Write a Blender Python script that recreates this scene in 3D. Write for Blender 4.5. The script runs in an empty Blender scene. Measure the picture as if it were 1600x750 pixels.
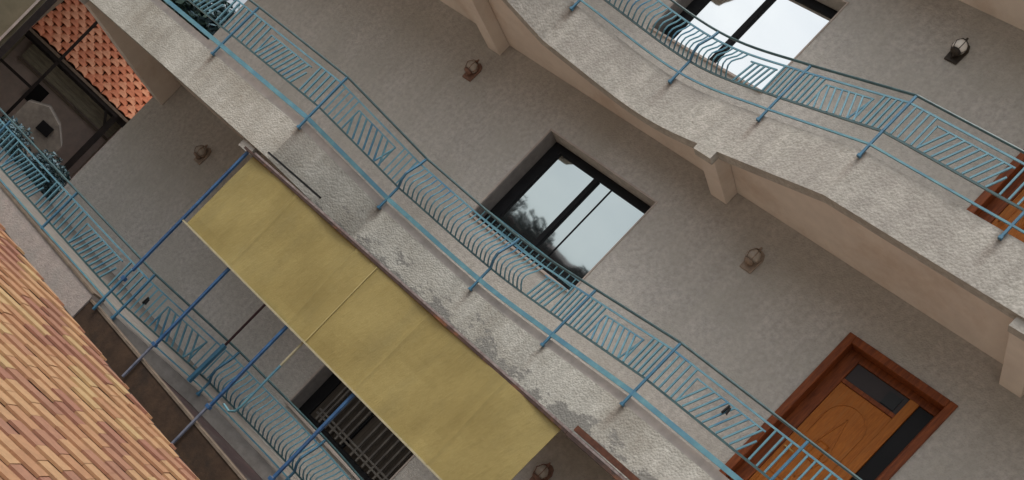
import bpy, bmesh, math, random
from mathutils import Vector, Matrix
random.seed(7)
sc = bpy.context.scene
col = sc.collection

# ------------------------------------------------------------------ camera
CAM = Vector((3.3455, -10.885, 0.820))
ROLL, PITCH, YAW, FPX, PY = 0.76297, 0.0263, 0.4930, 1609.47, 694.76
f = Vector((-math.sin(YAW)*math.cos(PITCH), math.cos(YAW)*math.cos(PITCH), math.sin(PITCH)))
r0 = Vector((math.cos(YAW), math.sin(YAW), 0)); u0 = r0.cross(f)
RV = r0*math.cos(ROLL)+u0*math.sin(ROLL); UV = -r0*math.sin(ROLL)+u0*math.cos(ROLL)
cd = bpy.data.cameras.new('camera'); cam = bpy.data.objects.new('camera', cd); col.objects.link(cam)
m = Matrix((RV, UV, -f)).transposed().to_4x4(); m.translation = CAM
cam.matrix_world = m
cd.sensor_width = 36; cd.lens = 36*FPX/1600; cd.shift_x = 0; cd.shift_y = (PY-375)/1600
cd.clip_start = 0.05; cd.clip_end = 2000
sc.camera = cam

# ------------------------------------------------------------------ sky, sun, exposure
SUN_EL, SUN_AZ = math.radians(64), math.radians(205)   # azimuth from +Y, clockwise
w = bpy.data.worlds.new("World"); sc.world = w; w.use_nodes = True
nt = w.node_tree; bg = nt.nodes['Background']
sky = nt.nodes.new('ShaderNodeTexSky'); sky.sky_type = 'NISHITA'; sky.sun_disc = False
sky.sun_elevation = SUN_EL; sky.sun_rotation = SUN_AZ; sky.air_density = 1.0; sky.dust_density = 4.0; sky.ozone_density = 1.0
hs = nt.nodes.new('ShaderNodeHueSaturation'); hs.inputs['Saturation'].default_value = 0.22; hs.inputs['Value'].default_value = 1.0
tc = nt.nodes.new('ShaderNodeTexCoord'); mp = nt.nodes.new('ShaderNodeMapping'); mp.inputs['Scale'].default_value = (1, 1, 2.5)
nz = nt.nodes.new('ShaderNodeTexNoise'); nz.inputs['Scale'].default_value = 2.2; nz.inputs['Detail'].default_value = 7; nz.inputs['Roughness'].default_value = .55
rp = nt.nodes.new('ShaderNodeValToRGB'); rp.color_ramp.elements[0].position = .35; rp.color_ramp.elements[0].color = (.78, .82, .86, 1)
rp.color_ramp.elements[1].position = .68; rp.color_ramp.elements[1].color = (1.12, 1.12, 1.10, 1)
mx = nt.nodes.new('ShaderNodeMix'); mx.data_type = 'RGBA'; mx.blend_type = 'MULTIPLY'; mx.inputs[0].default_value = 1
L = nt.links.new
L(tc.outputs['Generated'], mp.inputs[0]); L(mp.outputs[0], nz.inputs['Vector']); L(nz.outputs[0], rp.inputs[0])
L(sky.outputs[0], hs.inputs['Color']); L(hs.outputs[0], mx.inputs[6]); L(rp.outputs[0], mx.inputs[7]); L(mx.outputs[2], bg.inputs[0])
bg.inputs[1].default_value = 0.13
sd = bpy.data.lights.new('sun', 'SUN'); sd.energy = 0.9; sd.angle = math.radians(22); sd.color = (1, .96, .9)
so = bpy.data.objects.new('sun', sd); col.objects.link(so)
sdir = Vector((math.sin(SUN_AZ)*math.cos(SUN_EL), math.cos(SUN_AZ)*math.cos(SUN_EL), math.sin(SUN_EL)))
so.rotation_euler = sdir.to_track_quat('Z', 'Y').to_euler()
sc.view_settings.view_transform = 'Standard'; sc.view_settings.look = 'None'
sc.view_settings.exposure = 0.48; sc.view_settings.gamma = 1
sc.render.filter_size = 1.9; sc.cycles.max_bounces = 6; sc.cycles.diffuse_bounces = 4; sc.cycles.use_denoising = True

# ------------------------------------------------------------------ materials
def mat(name, c1, c2=None, scale=8, rough=.8, bump=0.0, bscale=None, metal=0, detail=6, c3=None, s3=1.2, m3=(.5, .65), spec=.3, stretch=None, voro=0, streak=0):
    m = bpy.data.materials.new(name); m.use_nodes = True; n = m.node_tree; P = n.nodes['Principled BSDF']
    P.inputs['Roughness'].default_value = rough; P.inputs['Metallic'].default_value = metal
    P.inputs['Specular IOR Level'].default_value = spec
    t = n.nodes.new('ShaderNodeTexCoord'); vec = t.outputs['Object']
    if stretch:
        mp = n.nodes.new('ShaderNodeMapping'); mp.inputs['Scale'].default_value = stretch; n.links.new(vec, mp.inputs[0]); vec = mp.outputs[0]
    if c2 is None: c2 = tuple(x*.8 for x in c1)
    a = n.nodes.new('ShaderNodeTexNoise'); a.inputs['Scale'].default_value = scale; a.inputs['Detail'].default_value = detail; a.inputs['Roughness'].default_value = .65
    n.links.new(vec, a.inputs['Vector'])
    r = n.nodes.new('ShaderNodeValToRGB'); r.color_ramp.elements[0].position = .36; r.color_ramp.elements[1].position = .64
    r.color_ramp.elements[0].color = (*c2, 1); r.color_ramp.elements[1].color = (*c1, 1); n.links.new(a.outputs[0], r.inputs[0])
    out = r.outputs[0]
    if c3:
        b = n.nodes.new('ShaderNodeTexNoise'); b.inputs['Scale'].default_value = s3; b.inputs['Detail'].default_value = 8; b.inputs['Roughness'].default_value = .7
        n.links.new(vec, b.inputs['Vector'])
        q = n.nodes.new('ShaderNodeValToRGB'); q.color_ramp.elements[0].position = m3[0]; q.color_ramp.elements[1].position = m3[1]
        q.color_ramp.elements[0].color = (0, 0, 0, 1); q.color_ramp.elements[1].color = (1, 1, 1, 1); n.links.new(b.outputs[0], q.inputs[0])
        k = n.nodes.new('ShaderNodeMix'); k.data_type = 'RGBA'; n.links.new(q.outputs[0], k.inputs[0]); n.links.new(out, k.inputs[6]); k.inputs[7].default_value = (*c3, 1)
        out = k.outputs[2]
    if streak:
        mp2 = n.nodes.new('ShaderNodeMapping'); mp2.inputs['Scale'].default_value = (4.5, 4.5, .45); n.links.new(t.outputs['Object'], mp2.inputs[0])
        b = n.nodes.new('ShaderNodeTexNoise'); b.inputs['Scale'].default_value = 1.0; b.inputs['Detail'].default_value = 7; b.inputs['Roughness'].default_value = .6; n.links.new(mp2.outputs[0], b.inputs['Vector'])
        q = n.nodes.new('ShaderNodeMapRange'); q.inputs[1].default_value = .38; q.inputs[2].default_value = .62; q.inputs[3].default_value = 1-streak; q.inputs[4].default_value = 1.0
        n.links.new(b.outputs[0], q.inputs[0])
        k = n.nodes.new('ShaderNodeMix'); k.data_type = 'RGBA'; k.blend_type = 'MULTIPLY'; k.inputs[0].default_value = 1
        cb = n.nodes.new('ShaderNodeCombineColor'); [n.links.new(q.outputs[0], cb.inputs[j]) for j in range(3)]
        n.links.new(out, k.inputs[6]); n.links.new(cb.outputs[0], k.inputs[7]); out = k.outputs[2]
    n.links.new(out, P.inputs['Base Color'])
    if bump:
        b = n.nodes.new('ShaderNodeTexNoise'); b.inputs['Scale'].default_value = bscale or scale*4; b.inputs['Detail'].default_value = 8; b.inputs['Roughness'].default_value = .7
        n.links.new(vec, b.inputs['Vector'])
        h = b.outputs[0]
        if voro:
            v = n.nodes.new('ShaderNodeTexVoronoi'); v.inputs['Scale'].default_value = voro; n.links.new(vec, v.inputs['Vector'])
            ad = n.nodes.new('ShaderNodeMath'); ad.operation = 'SUBTRACT'; n.links.new(h, ad.inputs[0]); n.links.new(v.outputs[0], ad.inputs[1]); h = ad.outputs[0]
        bp = n.nodes.new('ShaderNodeBump'); bp.inputs['Strength'].default_value = min(1, bump*4); bp.inputs['Distance'].default_value = bump*.1
        n.links.new(h, bp.inputs['Height']); n.links.new(bp.outputs[0], P.inputs['Normal'])
    return m

def drips(m, xs, ztop):
    n = m.node_tree; P = n.nodes['Principled BSDF']; src = P.inputs['Base Color'].links[0].from_socket
    t = n.nodes.new('ShaderNodeTexCoord'); sx = n.nodes.new('ShaderNodeSeparateXYZ'); n.links.new(t.outputs['Object'], sx.inputs[0])
    nz = n.nodes.new('ShaderNodeTexNoise'); nz.inputs['Scale'].default_value = 9; n.links.new(t.outputs['Object'], nz.inputs['Vector'])
    acc = None
    for x in xs:
        d = n.nodes.new('ShaderNodeMath'); d.operation = 'SUBTRACT'; n.links.new(sx.outputs[0], d.inputs[0]); d.inputs[1].default_value = x
        a = n.nodes.new('ShaderNodeMath'); a.operation = 'ABSOLUTE'; n.links.new(d.outputs[0], a.inputs[0])
        q = n.nodes.new('ShaderNodeMapRange'); q.inputs[1].default_value = .015; q.inputs[2].default_value = .075; q.inputs[3].default_value = 1; q.inputs[4].default_value = 0; n.links.new(a.outputs[0], q.inputs[0])
        if acc is None: acc = q.outputs[0]
        else:
            k = n.nodes.new('ShaderNodeMath'); k.operation = 'MAXIMUM'; n.links.new(acc, k.inputs[0]); n.links.new(q.outputs[0], k.inputs[1]); acc = k.outputs[0]
    z = n.nodes.new('ShaderNodeMapRange'); z.inputs[1].default_value = ztop-.42; z.inputs[2].default_value = ztop; z.inputs[3].default_value = 0; z.inputs[4].default_value = 1.1; n.links.new(sx.outputs[2], z.inputs[0])
    k1 = n.nodes.new('ShaderNodeMath'); k1.operation = 'MULTIPLY'; n.links.new(acc, k1.inputs[0]); n.links.new(z.outputs[0], k1.inputs[1])
    k2 = n.nodes.new('ShaderNodeMath'); k2.operation = 'MULTIPLY'; n.links.new(k1.outputs[0], k2.inputs[0]); n.links.new(nz.outputs[0], k2.inputs[1])
    mx = n.nodes.new('ShaderNodeMix'); mx.data_type = 'RGBA'; n.links.new(k2.outputs[0], mx.inputs[0]); n.links.new(src, mx.inputs[6]); mx.inputs[7].default_value = (.17, .12, .09, 1)
    n.links.new(mx.outputs[2], P.inputs['Base Color'])
    return m

def peeled():
    """lower band of the middle balcony front: white plaster flaking off grey cement, wear in object space"""
    m = mat('flaking_plaster', (.57, .54, .475), (.45, .42, .365), 15, .9, .13, 80, voro=40, streak=.16, c3=(.37, .335, .28), s3=1.3, m3=(.42, .66))
    n = m.node_tree; P = n.nodes['Principled BSDF']
    src = P.inputs['Base Color'].links[0].from_socket
    t = n.nodes.new('ShaderNodeTexCoord'); sx = n.nodes.new('ShaderNodeSeparateXYZ'); n.links.new(t.outputs['Object'], sx.inputs[0])
    a = n.nodes.new('ShaderNodeTexNoise'); a.inputs['Scale'].default_value = 2.0; a.inputs['Detail'].default_value = 10; a.inputs['Roughness'].default_value = .75
    mpg = n.nodes.new('ShaderNodeMapping'); mpg.inputs['Scale'].default_value = (1, 1, 2.2)
    n.links.new(t.outputs['Object'], mpg.inputs[0]); n.links.new(mpg.outputs[0], a.inputs['Vector'])
    mr = n.nodes.new('ShaderNodeMapRange'); mr.inputs[1].default_value = 1.62; mr.inputs[2].default_value = 2.2; mr.inputs[3].default_value = .10; mr.inputs[4].default_value = -.17
    n.links.new(sx.outputs[2], mr.inputs[0])
    # wear grows from the left end to the middle of the run
    mr2 = n.nodes.new('ShaderNodeMapRange'); mr2.inputs[1].default_value = -7.2; mr2.inputs[2].default_value = -5.6; mr2.inputs[3].default_value = -.25; mr2.inputs[4].default_value = 0
    n.links.new(sx.outputs[0], mr2.inputs[0])
    s = n.nodes.new('ShaderNodeMath'); s.operation = 'ADD'; n.links.new(a.outputs[0], s.inputs[0]); n.links.new(mr.outputs[0], s.inputs[1])
    s2 = n.nodes.new('ShaderNodeMath'); s2.operation = 'ADD'; n.links.new(s.outputs[0], s2.inputs[0]); n.links.new(mr2.outputs[0], s2.inputs[1])
    q = n.nodes.new('ShaderNodeValToRGB'); q.color_ramp.elements[0].position = .53; q.color_ramp.elements[1].position = .555
    q.color_ramp.elements[0].color = (0, 0, 0, 1); q.color_ramp.elements[1].color = (1, 1, 1, 1); n.links.new(s2.outputs[0], q.inputs[0])
    k = n.nodes.new('ShaderNodeMix'); k.data_type = 'RGBA'; n.links.new(q.outputs[0], k.inputs[0]); n.links.new(src, k.inputs[6]); k.inputs[7].default_value = (.25, .235, .21, 1)
    n.links.new(k.outputs[2], P.inputs['Base Color'])
    return m

M = {}
M['wall'] = mat('stippled_wall_plaster', (.535, .495, .447), (.385, .352, .318), 15, .92, .12, 70, c3=(.41, .38, .33), s3=.9, m3=(.42, .72), voro=45, streak=.07)
M['fascia'] = mat('spattered_render', (.54, .50, .44), (.40, .37, .32), 14, .92, .12, 80, c3=(.38, .345, .305), s3=1.1, m3=(.42, .66), voro=34, streak=.13)
M['fascia_top'] = mat('spattered_render_top', (.56, .52, .46), (.40, .37, .32), 15, .92, .13, 80, c3=(.38, .345, .305), s3=1.1, m3=(.42, .66), voro=34, streak=.13)
M['fascia_pink'] = mat('pinkish_render', (.50, .41, .36), (.40, .33, .29), 9, .92, .25, 40, c3=(.40, .35, .31), s3=1.5)
M['flake'] = peeled()
M['soffit'] = mat('smooth_soffit_paint', (.72, .63, .54), (.67, .58, .50), 2.0, .85, 0.03, 30, c3=(.60, .49, .40), s3=.9, streak=.06)
M['kerb'] = mat('smooth_kerb_plaster', (.46, .40, .36), (.36, .32, .29), 7, .9, .04)
M['floor'] = mat('grey_floor', (.33, .30, .28), (.26, .24, .22), 6, .8, .05)
M['slab_edge'] = mat('grey_cement_edge', (.30, .27, .24), (.23, .205, .18), 8, .9, .1)
M['brownwall'] = mat('dark_brown_plaster', (.075, .043, .025), (.045, .026, .016), 5, .9, .12, 30, c3=(.035, .023, .016), s3=2.2)  # dark brown ledge face with random darker blotches
M['coping'] = mat('worn_coping', (.22, .165, .12), (.15, .11, .08), 9, .9, .1)
M['maroon'] = mat('dark_ledge_screed', (.10, .06, .058), (.07, .05, .048), 3, .85, .05, c3=(.14, .125, .11), s3=1.1)
M['teal'] = mat('turquoise_rail_paint', (.14, .30, .355), (.095, .22, .28), 9, .45, .02, spec=.5, c3=(.07, .20, .30), s3=3, m3=(.55, .6))
M['tealbar'] = mat('faded_turquoise_bar', (.14, .31, .35), (.09, .22, .26), 7, .5, .02, spec=.5, c3=(.07, .19, .29), s3=2.2, m3=(.45, .7))
M['handrail'] = mat('dark_green_handrail', (.05, .11, .115), (.03, .065, .07), 9, .4, .01, spec=.5, c3=(.09, .17, .18), s3=2, m3=(.6, .7))
M['darkteal'] = mat('deep_blue_post_paint', (.07, .20, .30), (.045, .14, .22), 9, .45, .02, spec=.5)
M['blue'] = mat('blue_pole_paint', (.045, .13, .27), (.028, .075, .17), 10, .45, .02, spec=.5)
M['worn'] = mat('worn_grey_pole_foot', (.20, .20, .24), (.12, .13, .17), 14, .6, .04)
M['maroonrod'] = mat('dark_maroon_rod_paint', (.06, .022, .024), (.03, .016, .02), 10, .5)
M['sheet'] = mat('olive_fibreglass', (.41, .32, .118), (.35, .272, .098), 2.2, .5, .22, 4, c3=(.31, .25, .10), s3=1.3, m3=(.50, .80), stretch=(1.8, 1, .7), spec=.4)
n = M['sheet'].node_tree; P = n.nodes['Principled BSDF']
tr = n.nodes.new('ShaderNodeBsdfTranslucent'); tr.inputs[0].default_value = (.50, .42, .14, 1)
tp = n.nodes.new('ShaderNodeBsdfTransparent'); tp.inputs[0].default_value = (.75, .65, .35, 1)
ms = n.nodes.new('ShaderNodeMixShader'); ms.inputs[0].default_value = .14; ms2 = n.nodes.new('ShaderNodeMixShader'); ms2.inputs[0].default_value = .06
n.links.new(P.outputs[0], ms.inputs[1]); n.links.new(tr.outputs[0], ms.inputs[2]); n.links.new(ms.outputs[0], ms2.inputs[1]); n.links.new(tp.outputs[0], ms2.inputs[2])
n.links.new(ms2.outputs[0], n.nodes['Material Output'].inputs[0])
M['batten'] = mat('pale_batten', (.42, .37, .24), (.33, .29, .18), 8, .7)
M['seam'] = mat('sheet_seam_strip', (.46, .38, .17), (.38, .31, .13), 8, .6)
M['rustbar'] = mat('dark_rusty_steel', (.085, .048, .035), (.045, .028, .024), 12, .7, .05, c3=(.19, .075, .035), s3=3, m3=(.55, .65))
M['rust'] = mat('red_rust', (.13, .05, .028), (.07, .028, .018), 14, .8, .05)
M['galv'] = mat('weathered_metal_edge', (.33, .27, .25), (.17, .12, .11), 18, .6, .05)
M['black'] = mat('black_window_frame', (.012, .012, .013), (.008, .008, .009), 8, .6, spec=.15)
M['blackplastic'] = mat('black_plastic', (.012, .012, .012), None, 8, .4)
M['darkglass'] = mat('dark_glass', (.012, .010, .010), (.008, .007, .007), 2, .3, spec=.12)
M['transom'] = mat('grey_purple_transom_glass', (.035, .024, .022), (.026, .018, .017), 2, .3, spec=.2)
M['reveal'] = mat('grey_reveal_plaster', (.22, .20, .185), (.17, .155, .145), 9, .9, .1)
M['palerim'] = mat('pale_plaster_rim', (.45, .38, .33), (.38, .32, .28), 9, .9, .05)
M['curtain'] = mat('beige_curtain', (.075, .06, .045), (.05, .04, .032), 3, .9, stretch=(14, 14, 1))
M['bars'] = mat('pale_window_bars', (.15, .135, .115), (.09, .08, .072), 8, .5)
M['redwood'] = mat('dark_red_wood', (.25, .066, .018), (.12, .030, .010), 5, .5, .04, 12, spec=.2, stretch=(6, 6, .8))
M['orangewood'] = mat('orange_varnished_wood', (.44, .145, .022), (.29, .085, .013), 9, .5, .03, 10, spec=.18, stretch=(7, 7, .7), c3=(.36, .13, .028), s3=3)
M['brass'] = mat('aged_brass', (.5, .33, .12), (.35, .22, .08), 9, .35, metal=.9)
M['lampbody'] = mat('brown_lamp_metal', (.30, .22, .165), (.20, .14, .10), 12, .6, .02)
M['lampplate'] = mat('beige_lamp_plate', (.36, .28, .22), (.25, .19, .145), 14, .7, .02)
M['lampred'] = mat('rusty_red_lamp_metal', (.24, .13, .09), (.16, .085, .06), 12, .6, .02)
M['lampdark'] = mat('dark_lamp_metal', (.045, .035, .025), (.03, .022, .018), 12, .5, .02)
M['globe'] = mat('white_lamp_glass', (.85, .80, .74), (.75, .70, .64), 5, .2, spec=.5)
M['globedull'] = mat('dusty_lamp_glass', (.42, .36, .30), (.32, .27, .22), 8, .3, spec=.5)
M['red1'] = mat('red_clay_pantile', (.74, .26, .13), (.56, .17, .08), 6, .75, .06, 20, c3=(.34, .10, .05), s3=3)
M['red2'] = mat('light_clay_pantile', (.82, .38, .21), (.66, .25, .13), 6, .75, .06, 20)
M['underroof'] = mat('dark_roof_felt', (.09, .045, .03), None, 6, .9)
M['darkwood'] = mat('dark_stained_beam', (.030, .019, .016), (.018, .012, .011), 6, .6, .03)
M['boards'] = mat('greenish_boards', (.60, .54, .40), (.36, .32, .25), 5, .85, .04, stretch=(1, 1, 8))
M['verandawall'] = mat('pale_veranda_wall', (.62, .50, .45), (.5, .41, .37), 4, .9, .05)  # the wall's own pale tone, lightly mottled
M['olive'] = mat('olive_render', (.25, .21, .14), (.19, .16, .105), 2.5, .9, .08, 30, c3=(.30, .26, .19), s3=.8)
M['shedwall'] = mat('beige_shed_plaster', (.27, .21, .165), (.20, .16, .125), 5, .9, .05)
M['shed2'] = mat('dim_beige_plaster', (.24, .20, .165), (.15, .125, .105), 5, .9, .05)
M['whitewall'] = mat('white_wall', (.62, .64, .64), (.5, .52, .54), 5, .9, .05)
M['leafdark'] = mat('bluish_dark_leaves', (.035, .075, .072), (.02, .045, .045), 3, .5)
M['leafmid'] = mat('mid_green_leaves', (.06, .11, .085), (.035, .07, .055), 3, .5)
M['leafgrey'] = mat('silvery_teal_leaves', (.13, .21, .24), (.07, .12, .15), 3, .5)
M['bark'] = mat('brown_bark', (.11, .08, .06), (.07, .05, .04), 9, .9, .2)
M['opp'] = mat('brown_house_paint', (.12, .085, .08), (.09, .065, .06), 2, .9)
M['ground'] = mat('courtyard_concrete', (.29, .27, .24), (.23, .21, .19), 1.5, .9, .1)

def glass(name, tint, mix):
    m = bpy.data.materials.new(name); m.use_nodes = True; n = m.node_tree
    n.nodes.remove(n.nodes['Principled BSDF'])
    g = n.nodes.new('ShaderNodeBsdfGlossy'); g.inputs['Roughness'].default_value = .03; g.inputs['Color'].default_value = (*tint, 1)
    nz = n.nodes.new('ShaderNodeTexNoise'); nz.inputs['Scale'].default_value = 1.3; bp = n.nodes.new('ShaderNodeBump'); bp.inputs['Strength'].default_value = .05; bp.inputs['Distance'].default_value = .05
    n.links.new(nz.outputs[0], bp.inputs['Height']); n.links.new(bp.outputs[0], g.inputs['Normal'])
    d = n.nodes.new('ShaderNodeBsdfDiffuse'); d.inputs[0].default_value = (.05, .045, .045, 1)
    x = n.nodes.new('ShaderNodeMixShader'); x.inputs[0].default_value = mix
    n.links.new(d.outputs[0], x.inputs[1]); n.links.new(g.outputs[0], x.inputs[2]); n.links.new(x.outputs[0], n.nodes['Material Output'].inputs[0])
    return m
M['mirror'] = glass('reflective_window_glass', (.64, .72, .72), .60)
M['mirrorC'] = glass('bright_reflective_glass', (.86, .89, .89), .80)

# roof tiles: sixteen tints between ochre and dusty pink
TILEC = [(0.484, 0.281, 0.154), (0.495, 0.297, 0.160), (0.451, 0.248, 0.138), (0.385, 0.198, 0.127), (0.352, 0.171, 0.116), (0.407, 0.215, 0.132), (0.506, 0.341, 0.176), (0.440, 0.237, 0.132), (0.495, 0.292, 0.160), (0.352, 0.182, 0.121)]
TM = [mat('roof_tile_tint', c, tuple(x*.84 for x in c), 14, .85, .08, 40, c3=tuple(x*.72 for x in c), s3=5, m3=(.55, .75)) for c in TILEC]

# ------------------------------------------------------------------ mesh helpers
class MB:
    def __init__(s): s.v = []; s.f = []
    def add(s, vs, fs):
        o = len(s.v); s.v += [tuple(v) for v in vs]; s.f += [tuple(i+o for i in q) for q in fs]; return s
    def box(s, x0, x1, y0, y1, z0, z1):
        return s.add([(x0,y0,z0),(x1,y0,z0),(x1,y1,z0),(x0,y1,z0),(x0,y0,z1),(x1,y0,z1),(x1,y1,z1),(x0,y1,z1)],
                     [(0,3,2,1),(4,5,6,7),(0,1,5,4),(1,2,6,5),(2,3,7,6),(3,0,4,7)])
    def bar(s, a, b, w, h=None, up=None):
        a, b = Vector(a), Vector(b); h = h or w; d = (b-a).normalized()
        up = Vector(up) if up else (Vector((0, 0, 1)) if abs(d.z) < .9 else Vector((0, 1, 0)))
        sd = d.cross(up).normalized()*w/2; uu = sd.cross(d).normalized()*h/2
        c = [a-sd-uu, a+sd-uu, a+sd+uu, a-sd+uu, b-sd-uu, b+sd-uu, b+sd+uu, b-sd+uu]
        return s.add(c, [(0,3,2,1),(4,5,6,7),(0,1,5,4),(1,2,6,5),(2,3,7,6),(3,0,4,7)])
    def tube(s, pts, r, n=8, r1=None):
        pts = [Vector(p) for p in pts]; o = len(s.v); k = len(pts); ref = None
        for i, p in enumerate(pts):
            d = (pts[min(i+1, k-1)]-pts[max(i-1, 0)]).normalized()
            if ref is None: ref = d.orthogonal().normalized()
            ref = (ref-d*ref.dot(d)).normalized(); q = d.cross(ref)
            rr = r if r1 is None else r+(r1-r)*i/(k-1)
            for j in range(n):
                a = 2*math.pi*j/n; s.v.append(tuple(p+ref*math.cos(a)*rr+q*math.sin(a)*rr))
        for i in range(k-1):
            for j in range(n):
                s.f.append((o+i*n+j, o+i*n+(j+1) % n, o+(i+1)*n+(j+1) % n, o+(i+1)*n+j))
        s.f.append(tuple(o+j for j in reversed(range(n)))); s.f.append(tuple(o+(k-1)*n+j for j in range(n)))
        return s
    def strip(s, pts, w, h):
        """flat bar of section w (horizontal) x h (vertical) swept along a line in XY"""
        pts = [Vector(p) for p in pts]; k = len(pts); o = len(s.v)
        for i, p in enumerate(pts):
            d = pts[min(i+1, k-1)]-pts[max(i-1, 0)]; nn = Vector((d.y, -d.x, 0)).normalized()*w/2; hh = Vector((0, 0, h/2))
            s.v += [tuple(p+nn-hh), tuple(p+nn+hh), tuple(p-nn+hh), tuple(p-nn-hh)]
        for i in range(k-1):
            for j in range(4):
                s.f.append((o+i*4+j, o+i*4+(j+1) % 4, o+(i+1)*4+(j+1) % 4, o+(i+1)*4+j))
        s.f.append((o, o+3, o+2, o+1)); s.f.append((o+(k-1)*4, o+(k-1)*4+1, o+(k-1)*4+2, o+(k-1)*4+3))
        return s
    def prism(s, poly, d):
        """polygon (list of 3-D points) extruded by vector d"""
        n_ = len(poly); d = Vector(d); P_ = [Vector(p) for p in poly]
        return s.add(P_+[p+d for p in P_], [tuple(reversed(range(n_))), tuple(range(n_, 2*n_))]+[(i, (i+1) % n_, n_+(i+1) % n_, n_+i) for i in range(n_)])
    def rev(s, prof, c, n=16):
        o = len(s.v); c = Vector(c)
        for r, z in prof:
            for j in range(n):
                a = 2*math.pi*j/n; s.v.append((c.x+r*math.cos(a), c.y+r*math.sin(a), c.z+z))
        for i in range(len(prof)-1):
            for j in range(n): s.f.append((o+i*n+j, o+i*n+(j+1) % n, o+(i+1)*n+(j+1) % n, o+(i+1)*n+j))
        s.f.append(tuple(o+j for j in reversed(range(n)))); s.f.append(tuple(o+(len(prof)-1)*n+j for j in range(n)))
        return s
    def mesh(s, name, m, bevel=0, smooth=False):
        me = bpy.data.meshes.new(name); me.from_pydata(s.v, [], s.f)
        b = bmesh.new(); b.from_mesh(me); bmesh.ops.recalc_face_normals(b, faces=b.faces)
        if bevel: bmesh.ops.bevel(b, geom=b.edges[:], offset=bevel, segments=1, affect='EDGES')
        if smooth:
            for q in b.faces: q.smooth = True
        b.to_mesh(me); b.free(); me.materials.append(m); return me
    def build(s, name, m, parent=None, bevel=0, smooth=False):
        return link(name, s.mesh(name, m, bevel, smooth), parent)
def link(name, me, parent=None, loc=None):
    o = bpy.data.objects.new(name, me); col.objects.link(o)
    if parent: o.parent = parent
    if loc is not None: o.location = loc
    return o
def tag(o, label=None, cat=None, group=None, kind=None):
    if label: o['label'] = label
    if cat: o['category'] = cat
    if group: o['group'] = group
    if kind: o['kind'] = kind
    return o
def empty(name, label, cat, group=None):
    o = bpy.data.objects.new(name, None); col.objects.link(o); o.empty_display_size = .2
    return tag(o, label, cat, group)

# ------------------------------------------------------------------ levels
ST = 3.5                                   # storey height
BASE = {'A': -3.33, 'B': 0.0, 'C': ST, 'D': 2*ST}   # offsets from the middle balcony
# front line of the balconies: straight outer bays, then a curved recess
FP = [(-16, -2.25), (-12.4, -2.2), (-10.5, -2.15), (-8.55, -2.08), (-6.64, -1.96), (-5.62, -1.06), (-3.97, -.74), (-2.50, -1.06), (-1.09, -1.50), (.56, -1.50), (2.2, -1.50), (3.8, -1.5), (5.4, -1.5), (7, -1.5)]
FP = [Vector((a, b, 0)) for a, b in FP]
def bay(i, t):
    """point on the front line, t in 0..1 between post i and i+1"""
    a, b = FP[i], FP[i+1]
    if i in (5, 6):
        m0 = (b-a) if i == 5 else (FP[7]-FP[5])*.5
        m1 = (FP[7]-FP[5])*.5 if i == 5 else ((b-a)+(FP[8]-FP[7]))*.5
        t2, t3 = t*t, t*t*t
        return a*(2*t3-3*t2+1)+m0*(t3-2*t2+t)+b*(3*t2-2*t3)+m1*(t3-t2)
    return a.lerp(b, t)
def front_line(i0, i1, n=8):
    out = []
    for i in range(i0, i1):
        k = n if i in (5, 6) else 2
        out += [bay(i, j/k) for j in range(k)]
    return out+[bay(i1-1, 1)]
def outward(i, t):
    d = bay(i, min(1, t+.02))-bay(i, max(0, t-.02)); return Vector((d.y, -d.x, 0)).normalized()

# ------------------------------------------------------------------ ground
g = MB().add([(-600, -600, -4.7), (600, -600, -4.7), (600, 600, -4.7), (-600, 600, -4.7)], [(0, 1, 2, 3)]).build('ground', M['ground'])
g['kind'] = 'structure'

# ------------------------------------------------------------------ the apartment block
bld = empty('apartment_building', 'pinkish grey stippled apartment block with three curved open balconies, filling the middle and right', 'apartment block')
WX0, WX1 = -5.37, -3.40
DX0, DX1 = -.37, 1.00
holes = []
for k in 'ABC':
    b = BASE[k] if k != 'A' else -ST
    holes.append((WX0, WX1, 3.03+b, 4.585+b)); holes.append((DX0, DX1, 2.19+b, 4.60+b))
def wall_mesh():
    X = sorted({-11.72, 7.0} | {h[0] for h in holes} | {h[1] for h in holes}); Z = sorted({-4.7, 12.2} | {h[2] for h in holes} | {h[3] for h in holes})
    mb = MB()
    solid = lambda i, j: 0 <= i < len(X)-1 and 0 <= j < len(Z)-1 and not any(h[0]-1e-6 <= X[i] and X[i+1] <= h[1]+1e-6 and h[2]-1e-6 <= Z[j] and Z[j+1] <= h[3]+1e-6 for h in holes)
    for i in range(len(X)-1):
        for j in range(len(Z)-1):
            if not solid(i, j): continue
            a, b, c, d = X[i], X[i+1], Z[j], Z[j+1]
            mb.add([(a, 0, c), (b, 0, c), (b, 0, d), (a, 0, d)], [(0, 1, 2, 3)])
            mb.add([(a, .32, c), (b, .32, c), (b, .32, d), (a, .32, d)], [(3, 2, 1, 0)])
            for (di, dj, e) in ((-1, 0, [(a, c), (a, d)]), (1, 0, [(b, c), (b, d)]), (0, -1, [(a, c), (b, c)]), (0, 1, [(a, d), (b, d)])):
                if not solid(i+di, j+dj):
                    (x0, z0), (x1, z1) = e
                    mb.add([(x0, 0, z0), (x1, 0, z1), (x1, .32, z1), (x0, .32, z0)], [(0, 1, 2, 3)])
    return mb
wall_mesh().build('wall', M['wall'], bld)
MB().box(-11.72, -11.40, .321, 9, -4.7, 12.2).build('side_wall', M['wall'], bld)
MB().box(-11.9, 7.2, -2.3, 9, 12.2, 12.45).build('flat_roof', M['fascia'], bld)
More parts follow.
